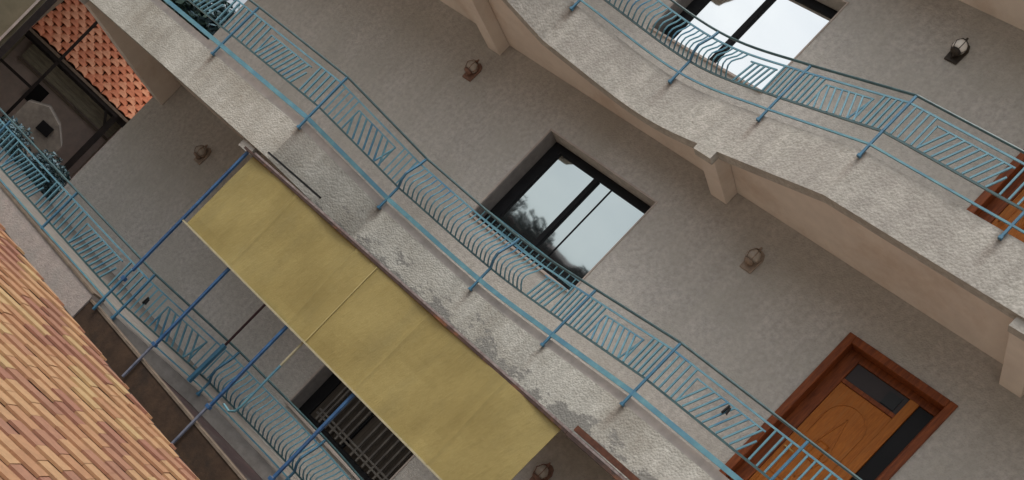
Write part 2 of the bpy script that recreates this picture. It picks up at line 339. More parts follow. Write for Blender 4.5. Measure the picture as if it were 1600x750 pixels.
def slab(k, zt, zb, zs, i0, i1, fm):
    """floor slab with a downstand fascia along the front line"""
    b = BASE[k]; ln = front_line(i0, i1)
    outer = [p.copy() for p in ln]; inner = []
    for i, p in enumerate(ln):
        d = ln[min(i+1, len(ln)-1)]-ln[max(i-1, 0)]; inner.append(p-Vector((d.y, -d.x, 0)).normalized()*.14)
    fb = MB(); n_ = len(ln)
    vs = [(p.x, p.y, zb+b) for p in outer]+[(p.x, p.y, zt+b) for p in outer]+[(p.x, p.y, zt+b) for p in inner]+[(p.x, p.y, zb+b) for p in inner]
    fs = []
    for i in range(n_-1):
        for q in range(4): fs.append((q*n_+i, q*n_+i+1, ((q+1) % 4)*n_+i+1, ((q+1) % 4)*n_+i))
    fs += [(0, n_, 2*n_, 3*n_), (n_-1, 4*n_-1, 3*n_-1, 2*n_-1)]
    fb.add(vs, fs).build('balcony_front', fm, bld)
    sb = MB(); vs = [(p.x, p.y+.003, zs+b) for p in inner]+[(p.x, -.003, zs+b) for p in inner]+[(p.x, p.y+.003, zt+b-.03) for p in inner]+[(p.x, -.003, zt+b-.03) for p in inner]
    fs = []
    for i in range(n_-1):
        fs += [(i, i+1, n_+i+1, n_+i), (2*n_+i, 3*n_+i, 3*n_+i+1, 2*n_+i+1), (i, 2*n_+i, 2*n_+i+1, i+1), (n_+i, n_+i+1, 3*n_+i+1, 3*n_+i)]
    fs += [(0, n_, 3*n_, 2*n_), (n_-1, 3*n_-1, 4*n_-1, 2*n_-1)]
    sb.add(vs, fs).build('balcony_slab', M['soffit'], bld)
slab('B', 2.17, 1.62, 1.76, 0, 13, M['flake'])
PXS = [p[0] for p in ((-8.55, 0), (-6.64, 0), (-5.62, 0), (-3.97, 0), (-2.50, 0), (-1.09, 0), (.56, 0), (2.2, 0))]
drips(M['fascia_top'], PXS, 2.17+ST); drips(M['flake'], PXS, 2.16)
slab('C', 2.24, 1.62, 1.76, 0, 13, M['fascia_top'])
slab('D', 2.24, 1.71, 1.76, 0, 13, M['fascia'])
kb = front_line(0, 13, 10)
def kerb(zlo, zhi, m):
    MB().strip([Vector((p.x, p.y+.05, (zlo+zhi)/2)) for p in kb], .06, zhi-zlo).build('kerb', m, bld)
kerb(2.171, 2.265, M['kerb'])
# lowest balcony: thin curved slab behind a straight front ledge
ln = front_line(3, 13)
sb = MB(); zt, zb_ = -1.06, -1.24; n_ = len(ln)
vs = [(p.x, p.y, zb_) for p in ln]+[(p.x, -.003, zb_) for p in ln]+[(p.x, p.y, zt) for p in ln]+[(p.x, -.003, zt) for p in ln]
fs = []
for i in range(n_-1): fs += [(i, i+1, n_+i+1, n_+i), (2*n_+i, 3*n_+i, 3*n_+i+1, 2*n_+i+1), (i, 2*n_+i, 2*n_+i+1, i+1)]
fs += [(0, n_, 3*n_, 2*n_)]
sb.add(vs, fs).build('balcony_slab', M['slab_edge'], bld)
MB().box(-16, -6.93, -2.16, -1.98, -1.75, -1.05).build('balcony_front', M['fascia_pink'], bld)
MB().box(-16, -8.6, -1.979, -.003, -1.30, -1.07).build('balcony_slab', M['slab_edge'], bld)
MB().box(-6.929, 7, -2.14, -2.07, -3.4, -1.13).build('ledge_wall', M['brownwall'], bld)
MB().box(-6.929, 7, -2.15, -2.06, -1.129, -1.10).build('coping', M['coping'], bld)
MB().box(-16, -6.93, -2.175, -1.975, -1.049, -1.02).build('coping', M['coping'], bld)
MB().box(-8.6, 7, -2.069, -.003, -1.30, -1.245).build('ledge_floor', M['maroon'], bld)
# brackets (deep beams) under the slabs
def corbel(x0, x1, ya, zw, zf, zs, tab=True):
    mb = MB(); prof = [(-.003, zs-.002), (-.003, zw), (ya*.45, zw+(zf-zw)*.42), (ya*.8, zf-(zf-zw)*.18), (ya, zf+.0), (ya, zs-.002)]
    mb.prism([(x0, y, z) for y, z in prof], (x1-x0, 0, 0)).build('bracket', M['soffit'], bld, bevel=.006)
    if tab: MB().box(x0-.0, x1, ya-.13, ya-.002, zf-.035, zf+.08).build('bracket_end', M['fascia'], bld)
for k in 'BCD':
    b = BASE[k]
    for x, y in ((-6.95, -1.95), (-2.65, -1.03), (1.42, -1.47), (5.7, -1.47)):
        corbel(x-.26, x, y+.13+.004, 1.56+b, 1.54+b, 1.76+b)
    corbel(-11.68, -11.4, -2.03, (1.31 if k == 'B' else 1.4)+b, 1.56+b, 1.76+b)

# ---- windows
def window(k):
    b = BASE[k] if k != 'A' else -ST
    x0, x1, z0, z1 = WX0, WX1, 3.03+b, 4.585+b
    fr = MB()
    # outer frame set deep in the wall: wide black left jamb, head, right jamb and sill
    Y0, Y1 = .215, .29
    fr.box(x0+.02, -5.165, Y0, Y1, z0+.01, z1-.005); fr.box(x1-.05, x1-.004, Y0, Y1, z0+.01, z1-.005)
    fr.box(-5.165, x1-.05, Y0, Y1, z1-.115, z1-.005); fr.box(-5.165, x1-.05, Y0, Y1, z0+.01, z0+.08)
    wn = fr.build('window', M['black'], bld, bevel=.004)
    MB().box(-4.475, -4.395, Y0-.015, Y1-.005, z0+.08, z1-.115).build('mullion', M['black'], wn, bevel=.004)
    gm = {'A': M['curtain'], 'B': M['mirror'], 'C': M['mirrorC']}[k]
    MB().box(-5.165, -4.475, Y0+.03, Y0+.04, z0+.08, z1-.115).build('pane', gm, wn)
    MB().box(-4.395, x1-.05, Y0+.025, Y0+.035, z0+.08, z1-.115).build('pane', gm, wn)
    if k == 'B': MB().box(-4.172, -4.162, Y0+.01, Y0+.022, z0+.08, z1-.115).build('sash_edge', M['black'], wn)
    # plaster reveal lining and thin pale rim
    MB().box(x0+.002, x0+.016, -.002, .318, z0, z1-.002).build('reveal', M['reveal'], wn)
    rim = MB(); rim.box(x0-.025, x0, -.012, .0, z0-.02, z1+.025); rim.box(x0, x1, -.012, 0, z1, z1+.025); rim.box(x1, x1+.02, -.012, 0, z0-.02, z1+.025)
    rim.build('rim', M['palerim'], wn)
    MB().box(x0+.003, x1-.003, -.03, .214, z0-.03, z0+.004).build('sill', M['palerim'], wn, bevel=.004)
    # low guard: two rails and short bars in front of the pane
    if k == 'B':
        for zz in (z0+.07, z0+.19): MB().bar((x0+.03, .05, zz), (x1-.01, .05, zz), .011).build('guard_rail', M['tealbar'], wn)
        nb = 17
        me = MB().box(-.006, .006, .044, .056, 0, .12).mesh('guard_bar', M['tealbar'])
        for i in range(nb): link('guard_bar', me, wn, ((x0+.10)+i*(x1-x0-.2)/(nb-1), 0, z0+.07))
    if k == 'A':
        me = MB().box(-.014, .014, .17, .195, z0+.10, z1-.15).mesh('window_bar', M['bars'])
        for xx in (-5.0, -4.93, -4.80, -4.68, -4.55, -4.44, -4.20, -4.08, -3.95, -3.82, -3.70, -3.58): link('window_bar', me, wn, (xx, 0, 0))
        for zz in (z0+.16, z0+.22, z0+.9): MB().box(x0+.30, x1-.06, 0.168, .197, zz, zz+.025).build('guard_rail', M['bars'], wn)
for k in 'ABC': window(k)

# ---- doors
def door(k):
    b = BASE[k] if k != 'A' else -ST
    x0, x1, z0, z1 = DX0, DX1, 2.19+b, 4.60+b
    cs = MB()   # casing round the opening and lining in the wall depth
    cs.box(x0-.02, x0+.075, -.03, .02, z0, z1+.02); cs.box(x1-.075, x1+.02, -.03, .02, z0, z1+.02); cs.box(x0+.075, x1-.075, -.03, .02, z1-.075, z1+.02)
    cs.box(x0+.004, x0+.06, .02, .30, z0, z1-.004); cs.box(x1-.06, x1-.004, .02, .30, z0, z1-.004); cs.box(x0+.06, x1-.06, .02, .30, z1-.06, z1-.004)
    dr = cs.build('door', M['redwood'], bld, bevel=.006)
    fr = MB(); fr.box(x0+.06, -.145, .17, .25, z0, z1-.06); fr.box(x1-.13, x1-.06, .17, .25, z0, z1-.06); fr.box(-.145, x1-.13, .17, .25, z1-.15, z1-.06)
    fr.box(-.145, .60, .17, .25, 4.165+b, 4.215+b); fr.build('frame', M['redwood'], dr, bevel=.004)
    MB().box(.56, .675, .165, .25, z0, z1-.15).build('mullion', M['orangewood'], dr, bevel=.004)
    MB().box(-.145, .56, .20, .215, 4.215+b, z1-.15).build('transom_pane', M['transom'], dr)
    MB().box(.33, .50, .185, .199, 4.235+b, 4.40+b).build('transom_vent', M['blackplastic'], dr)
    MB().box(.675, x1-.13, .20, .215, z0+.10, z1-.15).build('side_pane', M['darkglass'], dr)
    lf = MB().box(-.143, .558, .19, .23, z0+.01, 4.163+b).build('leaf', M['orangewood'], dr, bevel=.004)
    # carved leaf: arched raised moulding with a sunk lozenge
    def ring(pts, w=.016):
        mb = MB()
        for p, q in zip(pts, pts[1:]+pts[:1]): mb.bar((p[0], .186, p[1]), (q[0], .186, q[1]), w, .014, (0, 1, 0))
        return mb
    MB().box(-.09, .50, .172, .192, 2.30+b, 2.82+b).build('raised_panel', M['orangewood'], lf, bevel=.012)
    cx = .208
    arch = [(cx-.25, 2.9+b), (cx-.25, 3.78+b)]+[(cx-.25*math.cos(a), 3.78+b+.24*math.sin(a)) for a in [math.pi*i/10 for i in range(1, 10)]]+[(cx+.25, 3.78+b), (cx+.25, 2.9+b)]
    ring(arch).build('moulding', M['orangewood'], lf)
    ring([(cx-.13, 3.35+b), (cx, 3.86+b), (cx+.13, 3.35+b), (cx, 3.0+b)]).build('moulding', M['orangewood'], lf)
    ring([(cx-.25, 2.36+b), (cx-.25, 2.76+b), (cx+.25, 2.76+b), (cx+.25, 2.36+b)]).build('moulding', M['orangewood'], lf)
    MB().box(cx-.07, cx+.07, .176, .189, 3.25+b, 3.5+b).build('carved_boss', M['orangewood'], lf, bevel=.02)
    MB().tube([(-.09, .19, 3.2+b), (-.09, .13, 3.2+b), (.03, .13, 3.2+b)], .011).build('handle', M['brass'], lf)
for k in 'ABC': door(k)

# ------------------------------------------------------------------ wall lamps
def wall_lamp(x, z, bm, gm, label, pmt=None):
    pmt = pmt or M['lampplate']
    t = empty('wall_lamp', label, 'wall lamp', 'lamps on the balcony walls')
    t.location = (x, 0, z)
    MB().prism([(-.085, -.002, -.15), (.085, -.002, -.15), (.095, -.002, .06), (.06, -.002, .13), (0, -.002, .155), (-.06, -.002, .13), (-.095, -.002, .06)], (0, -.022, 0)).build('back_plate', pmt, t, bevel=.004)
    MB().tube([(0, -.02, -.06), (0, -.06, -.10), (0, -.095, -.085)], .013).build('arm', bm, t)
    MB().rev([(.012, -.095), (.05, -.09), (.065, -.07), (.068, -.05)], (0, -.095, 0)).build('cup', bm, t, smooth=True)
    MB().rev([(.055, -.05), (.082, -.02), (.088, .02), (.074, .06), (.045, .09), (.01, .10)], (0, -.095, 0)).build('globe', gm, t, smooth=True)
    cg = MB()
    for i in range(6):
        a = math.pi*i/3
        cg.tube([(.07*math.cos(a), -.095+.07*math.sin(a), -.05), (.098*math.cos(a), -.095+.098*math.sin(a), .02), (.05*math.cos(a), -.095+.05*math.sin(a), .10), (0, -.095, .125)], .005, 5)
    cg.build('cage', bm, t)
    MB().rev([(.004, .118), (.03, .108), (.016, .13), (.012, .155), (.002, .165)], (0, -.095, 0)).build('finial', bm, t)
wall_lamp(-7.10, 4.65, M['lampred'], M['globedull'], 'small rusty red wall lamp high on the middle storey, left of the window', M['lampred'])
wall_lamp(-1.86, 4.67, M['lampbody'], M['globedull'], 'brown wall lamp with dull glass between the window and the wooden door')
wall_lamp(-1.80, 8.15, M['lampdark'], M['globe'], 'wall lamp with bright white globe on the top storey', M['lampdark'])
wall_lamp(-9.88, 1.17, M['lampbody'], M['globedull'], 'dim brown wall lamp on the lowest storey, left of the yellow sheet')
wall_lamp(-1.92, 1.13, M['lampred'], M['globedull'], 'reddish wall lamp at the bottom edge, right of the yellow sheet', M['lampred'])

# ------------------------------------------------------------------ railings
LEAN = {0: .38, 1: .38, 2: .38, 3: .38, 4: -.42, 7: -.45, 8: .45, 10: .38, 11: -.42, 12: .38}
def railing(k, label, i0, i1, z1, z2, z3, z0, lowh, bm, pm):
    t = empty('balcony_railing', label, 'railing', 'turquoise railings of the balconies')
    off = lambda p, o, d: Vector((p.x+o.x*d, p.y+o.y*d, 0))
    def P(i, tt, z, d=.02):
        p = bay(i, tt); o = outward(i, tt); return Vector((p.x+o.x*d, p.y+o.y*d, z))
    line = []
    for i in range(i0, i1):
        kk = 10 if i in (5, 6) else 2
        line += [(i, j/kk) for j in range(kk)]
    line.append((i1-1, 1.0))
    zs = z3-.105; zi = z3-.185
    MB().tube([P(i, tt, z3) for i, tt in line], .0155, 8).build('handrail', M['handrail'], t)
    MB().strip([P(i, tt, zs) for i, tt in line], .016, .02).build('upper_rail', bm, t)
    MB().strip([P(i, tt, z2) for i, tt in line], .02, .022).build('middle_rail', M['handrail'], t)
    MB().strip([P(i, tt, z1, .035) for i, tt in line], .016, lowh).build('lower_rail', M['tealbar'], t)
    for i in range(i0, i1+1):
        ii, tt = (i, 0.0) if i < i1 else (i1-1, 1.0)
        mb = MB(); a = P(ii, tt, z0, .03); b = P(ii, tt, z2, .03); c = P(ii, tt, z3-.01, .02)
        if i in (5, 6):
            pts = [a, b, P(ii, tt, z2+.09, .105), P(ii, tt, z2+.18, .13), P(ii, tt, z2+.28, .09), P(ii, tt, z2+.40, .04), c]
        else: pts = [a, b, c]
        for p, q in zip(pts, pts[1:]): mb.bar(p, q, .028)
        mb.build('post', pm, t, bevel=.003)
        MB().bar(a-Vector((0, 0, .012)), a+Vector((0, 0, .018)), .04).build('foot_plate', M['darkteal'], t)
    hh = zs-z2-.028
    vme = MB().box(-.0098, .0098, -.0098, .0098, 0, hh).mesh('baluster', bm)
    def vert(i, tt):
        o = link('baluster', vme, t, P(i, tt, z2+.015)); d = outward(i, tt); o.rotation_euler = (0, 0, math.atan2(d.x, -d.y)); return o
    def belly(i, tt):
        prof = [(0, 0), (.10, .06), (.24, .11), (.40, .115), (.58, .08), (.78, .03), (1, 0)]
        pts = [P(i, tt, z2+.015+hh*q, .02+d) for q, d in prof]
        MB().tube(pts, .0105, 5).build('baluster', bm, t)
    for i in range(i0, i1):
        Lb = (bay(i, 1)-bay(i, 0)).length
        if i == 5 or (i == 6):
            n_ = int(Lb/(.075 if i == 5 else .08))
            for j in range(1, n_):
                tt = j/n_
                if i == 5 or tt < .42: belly(i, tt)
            if i == 5: continue
            a0, a1, ends = .47, .76, [.80, .85, .90, .95]
            lean = .20; starts = []
        else:
            a0, a1 = .27, .73; ends = [.79, .84, .895, .95]; starts = [.05, .105, .16, .215]; lean = LEAN.get(i, .38)
            if i == 8: starts = [.05, .10, .15, .20]; a0, a1 = .24, .78; ends = [.82, .88, .94]
            if i == 9:
                for j in range(1, 18): vert(i, j/18)
                continue
        for s in starts+ends: vert(i, s)
        # inner short rail and the leaning bars below it
        MB().strip([P(i, a0+(a1-a0)*q/4, zi) for q in range(5)], .016, .016).build('inner_rail', bm, t)
        if starts: MB().bar(P(i, a0, z2+.015), P(i, a0, zi), .016).build('baluster', bm, t)
        n_ = max(5, int((a1-a0)*Lb/.085)); h2 = zi-z2
        for j in range(n_+1):
            tb = a0+(a1-a0)*j/n_; tp_ = tb+lean*h2/Lb
            lo, hi = z2+.015, zi
            lim0, lim1 = a0, a1
            if tp_ > lim1: hi = lo+(hi-lo)*(lim1-tb)/(tp_-tb) if tp_ > tb else hi; tp_ = lim1
            if tp_ < lim0: hi = lo+(hi-lo)*(tb-lim0)/(tb-tp_); tp_ = lim0
            if hi-lo < .05: continue
            MB().bar(P(i, tb, lo), P(i, tp_, hi), .019).build('baluster', bm, t)
        if lean < 0: # V at the end
            MB().bar(P(i, a1-.01, z2+.015), P(i, a1-.01, zi), .016).build('baluster', bm, t)
            MB().bar(P(i, a1-.06, z2+.015), P(i, a1-.005, zi), .016).build('baluster', bm, t)
    return t
railing('B', 'turquoise iron railing of the middle balcony, curving in front of the window and wooden door', 1, 12, 2.31, 2.505, 3.015, 2.15, .055, M['teal'], M['darkteal'])
railing('C', 'turquoise iron railing of the top balcony under the white lamp', 1, 12, 2.31+ST, 2.505+ST, 3.015+ST, 2.15+ST, .022, M['teal'], M['darkteal'])
railing('A', 'bluish iron railing of the lowest balcony behind the blue poles', 1, 9, -.995, -.885, -.35, -1.09, .02, M['teal'], M['darkteal'])

# small black clips on the railings
def clip(x, y, z, label):
    t = empty('clothes_peg', label, 'clothes peg'); t.location = (x, y, z)
    MB().prism([(-.02, 0, -.05), (.0, 0, -.055), (.012, 0, .05), (-.008, 0, .055)], (0, -.025, 0)).build('jaw', M['blackplastic'], t, bevel=.003)
    MB().prism([(.02, 0, -.035), (.045, 0, -.04), (.03, 0, .04), (.012, 0, .035)], (0, -.025, 0)).build('jaw', M['blackplastic'], t, bevel=.003)
clip(-6.50, -1.90, -.66, 'small black peg clipped to the lowest railing beside the first blue pole')
clip(-.24, -1.53, 2.76, 'small black peg clipped to the middle railing, left of the wooden door')

# ------------------------------------------------------------------ yellow hanging sheets on poles
aw = empty('hanging_screen', 'faded olive yellow fibreglass screen hung from the middle balcony', 'screen')
YS = -2.19
def sheet(x0, x1, y):
    mb = MB(); nx = 90; vs = []; fs = []
    for s_ in (0, 1):
        for j in range(9):
            for i in range(nx+1):
                x = x0+(x1-x0)*i/nx; z = .37+(1.50-.37)*j/8
                wv = .014*math.sin(x*3.1+z*.7)+.008*math.sin(x*5.2-z*6)*(1.5-z)+.006*math.sin(x*7.3+2)+sum(0.013*math.exp(-((x-xp)/.028)**2) for xp in (-5.62, -4.39, -3.10, -1.85))+.010*math.sin(x*2.1+z*4)
                vs.append((x, y-wv+(.006 if s_ else 0), z))
    W_ = nx+1; N_ = W_*9
    for j in range(8):
        for i in range(nx):
            a = j*W_+i; fs += [(a, a+1, a+W_+1, a+W_), (N_+a, N_+a+W_, N_+a+W_+1, N_+a+1)]
    for i in range(nx): fs += [(i, N_+i, N_+i+1, i+1), (8*W_+i, 8*W_+i+1, N_+8*W_+i+1, N_+8*W_+i)]
    for j in range(8): fs += [(j*W_, (j+1)*W_, N_+(j+1)*W_, N_+j*W_), (j*W_+nx, N_+j*W_+nx, N_+(j+1)*W_+nx, (j+1)*W_+nx)]
    mb.add(vs, fs).build('sheet', M['sheet'], aw)
sheet(-6.62, -4.02, YS); sheet(-4.12, -1.06, YS-.012)
MB().box(-6.66, -1.02, YS-.035, YS-.006, .352, .372).build('bottom_batten', M['batten'], aw)
MB().bar((-4.01, YS-.032, .37), (-4.01, YS-.030, 1.49), .012, .006).build('seam_batten', M['seam'], aw)
MB().box(-6.78, -.98, YS-.03, YS+.02, 1.50, 1.53).build('top_bar', M['rustbar'], aw)
MB().box(-6.60, .6, YS-.012, YS+.015, 1.533, 1.556).build('metal_flashing', M['galv'], aw)
MB().box(-6.45, -5.35, -2.205, -2.17, 1.645, 1.668).build('slot_bar', M['blackplastic'], aw)
MB().box(-.95, .62, YS-.02, YS+.02, 1.575, 1.635).build('rusty_angle', M['rust'], aw)
MB().box(-.975, .62, YS-.03, YS+.02, 1.49, 1.53).build('top_bar', M['rustbar'], aw)
for x, zb_ in ((-6.74, -1.16), (-5.62, -1.40), (-4.39, -1.50), (-3.10, -1.55), (-1.85, -1.55), (-.75, -1.55)):
    lab = {-6.74: 'blue pole along the left edge of the yellow screen', -5.62: 'second blue pole from the left, with a worn grey foot', -4.39: 'third blue pole, its grey foot reaching the tiled roof', -3.10: 'fourth blue pole, in front of the barred dark window'}.get(x)
    if lab is None: continue
    t = empty('support_pole', lab, 'pole', 'poles under the yellow screen'); zc = -.86 if x != -6.74 else -.5
    MB().bar((x, -2.165, zc), (x, -2.165, 1.5), .034).build('shaft', M['blue'], t, bevel=.003)
    MB().bar((x, -2.18 if x > -6.9 else -2.165, zb_), (x, -2.18, zc+.01), .03, .026).build('foot', M['worn'] if x != -6.74 else M['darkteal'], t, bevel=.003)
    MB().box(x-.032, x+.032, -2.195, -2.15, -.90 if x != -6.74 else -.66, -.86 if x != -6.74 else -.61).build('clamp', M['blue'], t)
t = empty('support_rod', 'thin dark maroon rod tied to the lowest railing, above the ledge', 'rod')
MB().bar((-5.66, -1.30, -.42), (-5.64, -1.30, 1.6), .022).build('shaft', M['maroonrod'], t)
MB().bar((-5.68, -1.30, -1.03), (-5.66, -1.30, -.40), .05).build('foot', M['darkteal'], t)
t = empty('bent_pipe', 'thin pale pipe hooked at its foot, hanging below the sheet seam', 'pipe')
MB().tube([(-4.07, -2.165, 1.45), (-4.07, -2.165, .0)], .014).build('upper_length', M['batten'], t)
MB().tube([(-4.07, -2.165, .0), (-4.07, -2.165, -.62), (-4.09, -2.16, -.70), (-4.16, -2.15, -.75), (-4.28, -2.15, -.74)], .014).build('hook', M['tealbar'], t)

# ------------------------------------------------------------------ near tiled roof (lower left)
rf = empty('tiled_roof_building', 'low outbuilding whose ochre and pink tiled roof fills the lower left', 'outbuilding')
al = math.radians(30); SL = .12
E_ = Vector((math.cos(al), math.sin(al), 0)); G_ = Vector((math.sin(al), -math.cos(al), -SL)).normalized(); N_ = G_.cross(E_)
if N_.z < 0: N_ = -N_
P0 = Vector((-3.0, -5.0, -1.35))
def edge_g(e): return -2.9718+(e+2.6566)*(1.5909/3.5678)   # g of the roof edge at e
def clip_poly(poly):
    out = []
    for i, p in enumerate(poly):
        q = poly[(i+1) % len(poly)]; a = p[1]-edge_g(p[0]); b = q[1]-edge_g(q[0])
        if a >= 0: out.append(p)
        if (a > 0) != (b > 0):
            s = a/(a-b); out.append((p[0]+(q[0]-p[0])*s, p[1]+(q[1]-p[1])*s))
    return out
def pix(p):
    d = p-CAM; z = d.dot(f); return (800+FPX*d.dot(RV)/z, PY-FPX*d.dot(UV)/z) if z > .1 else (-9e3, -9e3)
TL, TW = .27, .178
cand = []
g_lo = -4.2
nrow = int((3.4-g_lo)/TW)
for rI in range(nrow):
    g0 = g_lo+rI*TW; sh = (rI % 2)*TL*.5+random.uniform(-.012, .012)
    for cI in range(-22, 12):
        e0 = cI*TL+sh
        c = (e0+TL/2, g0+TW/2)
        poly = clip_poly([(e0+.0015, g0), (e0+TL-.0015, g0), (e0+TL-.0015, g0+TW+.012), (e0+.0015, g0+TW+.012)])
        if len(poly) < 3 or c[1] > 3.0: continue
        px, py = pix(P0+E_*c[0]+G_*c[1])
        seen = -25 < px < 340 and 320 < py < 775
        near = -900 < px < 500 and 0 < py < 2200
        if not near: continue
        k3 = (rI*2+cI) % 4
        ti = random.choice([0, 1, 6, 8, 2]) if (cI+rI//2) % 2 == 0 else random.choice([3, 4, 5, 7, 9, 2])
        if random.random() < .42: ti = random.randrange(10)
        cand.append((seen, -(P0+E_*c[0]+G_*c[1]-CAM).length, poly, g0, ti, random.uniform(-.004, .006), random.uniform(-.01, .01)))
seen = sorted([c for c in cand if c[0]], key=lambda c: -c[1]); rest = [c for c in cand if not c[0]]+seen[300:]
def tile_geo(c):
    _, _, poly, g0, ti, dz, tilt = c
    top = []; bot = []; e_mid = poly[0][0]
    for (e, g_) in poly:
        s = (g_-g0)/TW
        h = 0.012+.028*s+dz+tilt*(e-e_mid)
        top.append(P0+E_*e+G_*g_+N_*h); bot.append(P0+E_*e+G_*g_+N_*(h-.026))
    n_ = len(poly)
    return top+bot, [tuple(range(n_)), tuple(reversed(range(n_, 2*n_)))]+[(i, (i+1) % n_, n_+(i+1) % n_, n_+i) for i in range(n_)]
for c in seen[:300]:
    vs, fs = tile_geo(c); MB().add(vs, fs).build('roof_tile', TM[c[4]], rf)
for gi in (0, 3):
    mb = MB()
    for j, c in enumerate(rest):
        if (j % 2 == 0) == (gi == 0): mb.add(*tile_geo(c))
    mb.build('roof_tiles', TM[gi], rf)['kind'] = 'stuff'
# deck, verge board and walls below
dk = [( -5.2, edge_g(-5.2)), (3.2, edge_g(3.2)), (3.2, 3.2), (-5.2, 3.2)]
MB().prism([P0+E_*e+G_*g_-N_*.02 for e, g_ in dk], N_*-.05).build('roof_deck', M['underroof'], rf)
a, b = P0+E_*-5.2+G_*edge_g(-5.2)-N_*.03, P0+E_*3.2+G_*edge_g(3.2)-N_*.03
MB().bar(a, b, .03, .10).build('verge_board', M['darkwood'], rf)
wl = [P0+E_*e+G_*g_ for e, g_ in ((-5.0, edge_g(-5.0)+.35), (3.0, edge_g(3.0)+.35), (3.0, 3.0), (-5.0, 3.0))]
mb = MB(); vs = [(p.x, p.y, -4.7) for p in wl]+[tuple(p-Vector((0, 0, .12))) for p in wl]
mb.add(vs, [(0, 1, 5, 4), (1, 2, 6, 5), (2, 3, 7, 6), (3, 0, 4, 7), (4, 5, 6, 7)]).build('wall', M['shedwall'], rf)

# ------------------------------------------------------------------ background at the left
D0 = Vector((-.837, .547, 0)); RR = Vector((.547, .837, 0)); C0 = Vector((CAM.x, CAM.y, 0))
def W(q, D, z): return C0+D0*D+RR*q+Vector((0, 0, z))
def lbox(mb, q0, q1, d0, d1, z0, z1):
    c = [W(q, D, z) for z in (z0, z1) for q, D in ((q0, d0), (q1, d0), (q1, d1), (q0, d1))]
    return mb.add(c, [(0, 3, 2, 1), (4, 5, 6, 7), (0, 1, 5, 4), (1, 2, 6, 5), (2, 3, 7, 6), (3, 0, 4, 7)])
vh = empty('veranda_house', 'house with a red pantile roof over a dark veranda, beyond the block\'s left corner', 'house')
EZ = .72; PT = math.radians(30); up = (D0*math.cos(PT)+Vector((0, 0, math.sin(PT)))); nrm = up.cross(RR)
if nrm.z < 0: nrm = -nrm
def pantile(c):
    mb = MB(); vs = []; L_ = .40; ns = 6
    for j in (0, 1):
        for lay in (0, 1):
            for i in range(ns+1):
                a = i/ns; wv = .045*math.sin(a*math.pi)**.8 if a > .0 else 0
                vs.append(RR*((a-.5)*.25)+up*(j*L_)+nrm*(wv+.03*(1-j)-lay*.014))
    n2 = ns+1; fs = []
    for i in range(ns):
        fs += [(i, i+1, 2*n2+i+1, 2*n2+i), (n2+i, 3*n2+i, 3*n2+i+1, n2+i+1), (i, n2+i, n2+i+1, i+1), (2*n2+i, 2*n2+i+1, 3*n2+i+1, 3*n2+i)]
    fs += [(0, 2*n2, 3*n2, n2), (ns, n2+ns, 3*n2+ns, 2*n2+ns)]
    return mb.add(vs, fs).mesh('roof_tile', c)
pm_ = [pantile(M['red1']), pantile(M['red2'])]
cntt = 0
for rI in range(14):
    for cI in range(16):
        q = -2.0+cI*.262+(.131 if rI % 2 else 0); p = W(q+random.uniform(-.014, .014), 30, EZ)+up*(rI*.30+random.uniform(-.02, .02))+nrm*random.uniform(0, .012)
        link('roof_tile', pm_[0 if random.random() < .62 else 1], vh, p); cntt += 1
c4 = [W(-2.1, 30, EZ-.02), W(1.9, 30, EZ-.02)]
MB().prism([c4[0], c4[1], c4[1]+up*4.3, c4[0]+up*4.3], -nrm*.06).build('roof_deck', M['underroof'], vh)
lbox(MB(), -2.1, 1.9, 29.9, 30.02, EZ-.10, EZ-.015).build('fascia_board', M['darkwood'], vh)
lbox(MB(), -2.1, 1.9, 29.78, 29.9, EZ-.07, EZ+.0).build('gutter', M['lampbody'], vh)
lbox(MB(), -2.1, 1.9, 30.25, 30.37, EZ-.25, EZ-.101).build('lintel', M['darkwood'], vh)
lbox(MB(), 1.05, 1.20, 30.1, 30.25, -4.7, EZ-.101).build('post', M['darkwood'], vh)
MB().bar(W(1.1, 30.17, .15), W(.80, 30.17, EZ-.12), .07).build('brace', M['darkwood'], vh)
lbox(MB(), -2.1, 1.9, 31.3, 31.5, -4.7, 1.2).build('back_wall', M['verandawall'], vh)
for j in range(5): lbox(MB(), -1.4, 1.4, 31.22-.012*j, 31.29, .02+j*.125, .135+j*.125).build('board', M['boards'], vh)
lbox(MB(), -1.4, 1.4, 31.15, 31.29, -.10, -.03).build('shelf_edge', M['shedwall'], vh)
lbox(MB(), 1.4, 1.6, 30.3, 31.3, -4.7, EZ-.1).build('side_wall', M['verandawall'], vh)
lbox(MB(), -2.2, 1.7, 29.9, 31.299, -4.7, -1.9).build('lower_storey', M['verandawall'], vh)
lbox(MB(), -.75, -.35, 31.24, 31.29, -.75, -.2).build('window', M['darkglass'], vh)
t = empty('iron_post', 'tall dark post standing in front of the red pantile roof', 'post')
lbox(MB(), -.70, -.63, 28.9, 28.97, -4.7, 3.4).build('shaft', M['darkwood'], t)
lbox(MB(), -1.6, -.70, 28.9, 28.97, -.36, -.29).build('crossbar', M['darkwood'], t)
lbox(MB(), -1.6, 1.1, 28.9, 28.96, EZ-.16, EZ-.10).build('crossbar', M['darkwood'], t)
ov = empty('neighbour_building', 'olive rendered building with a dark downpipe at the upper left', 'building')
lbox(MB(), -12, -1.62, 27, 33, -4.7, 8).build('wall', M['olive'], ov)
lbox(MB(), -1.60, -1.46, 26.9, 27.05, -4.7, 8).build('downpipe', M['darkwood'], ov)
lbox(MB(), -1.74, -1.69, 26.9, 26.98, -4.7, 8).build('corner_strip', M['verandawall'], ov)
sh = empty('garden_shed', 'small beige shed with a dark square opening, seen over the lowest railing', 'shed')
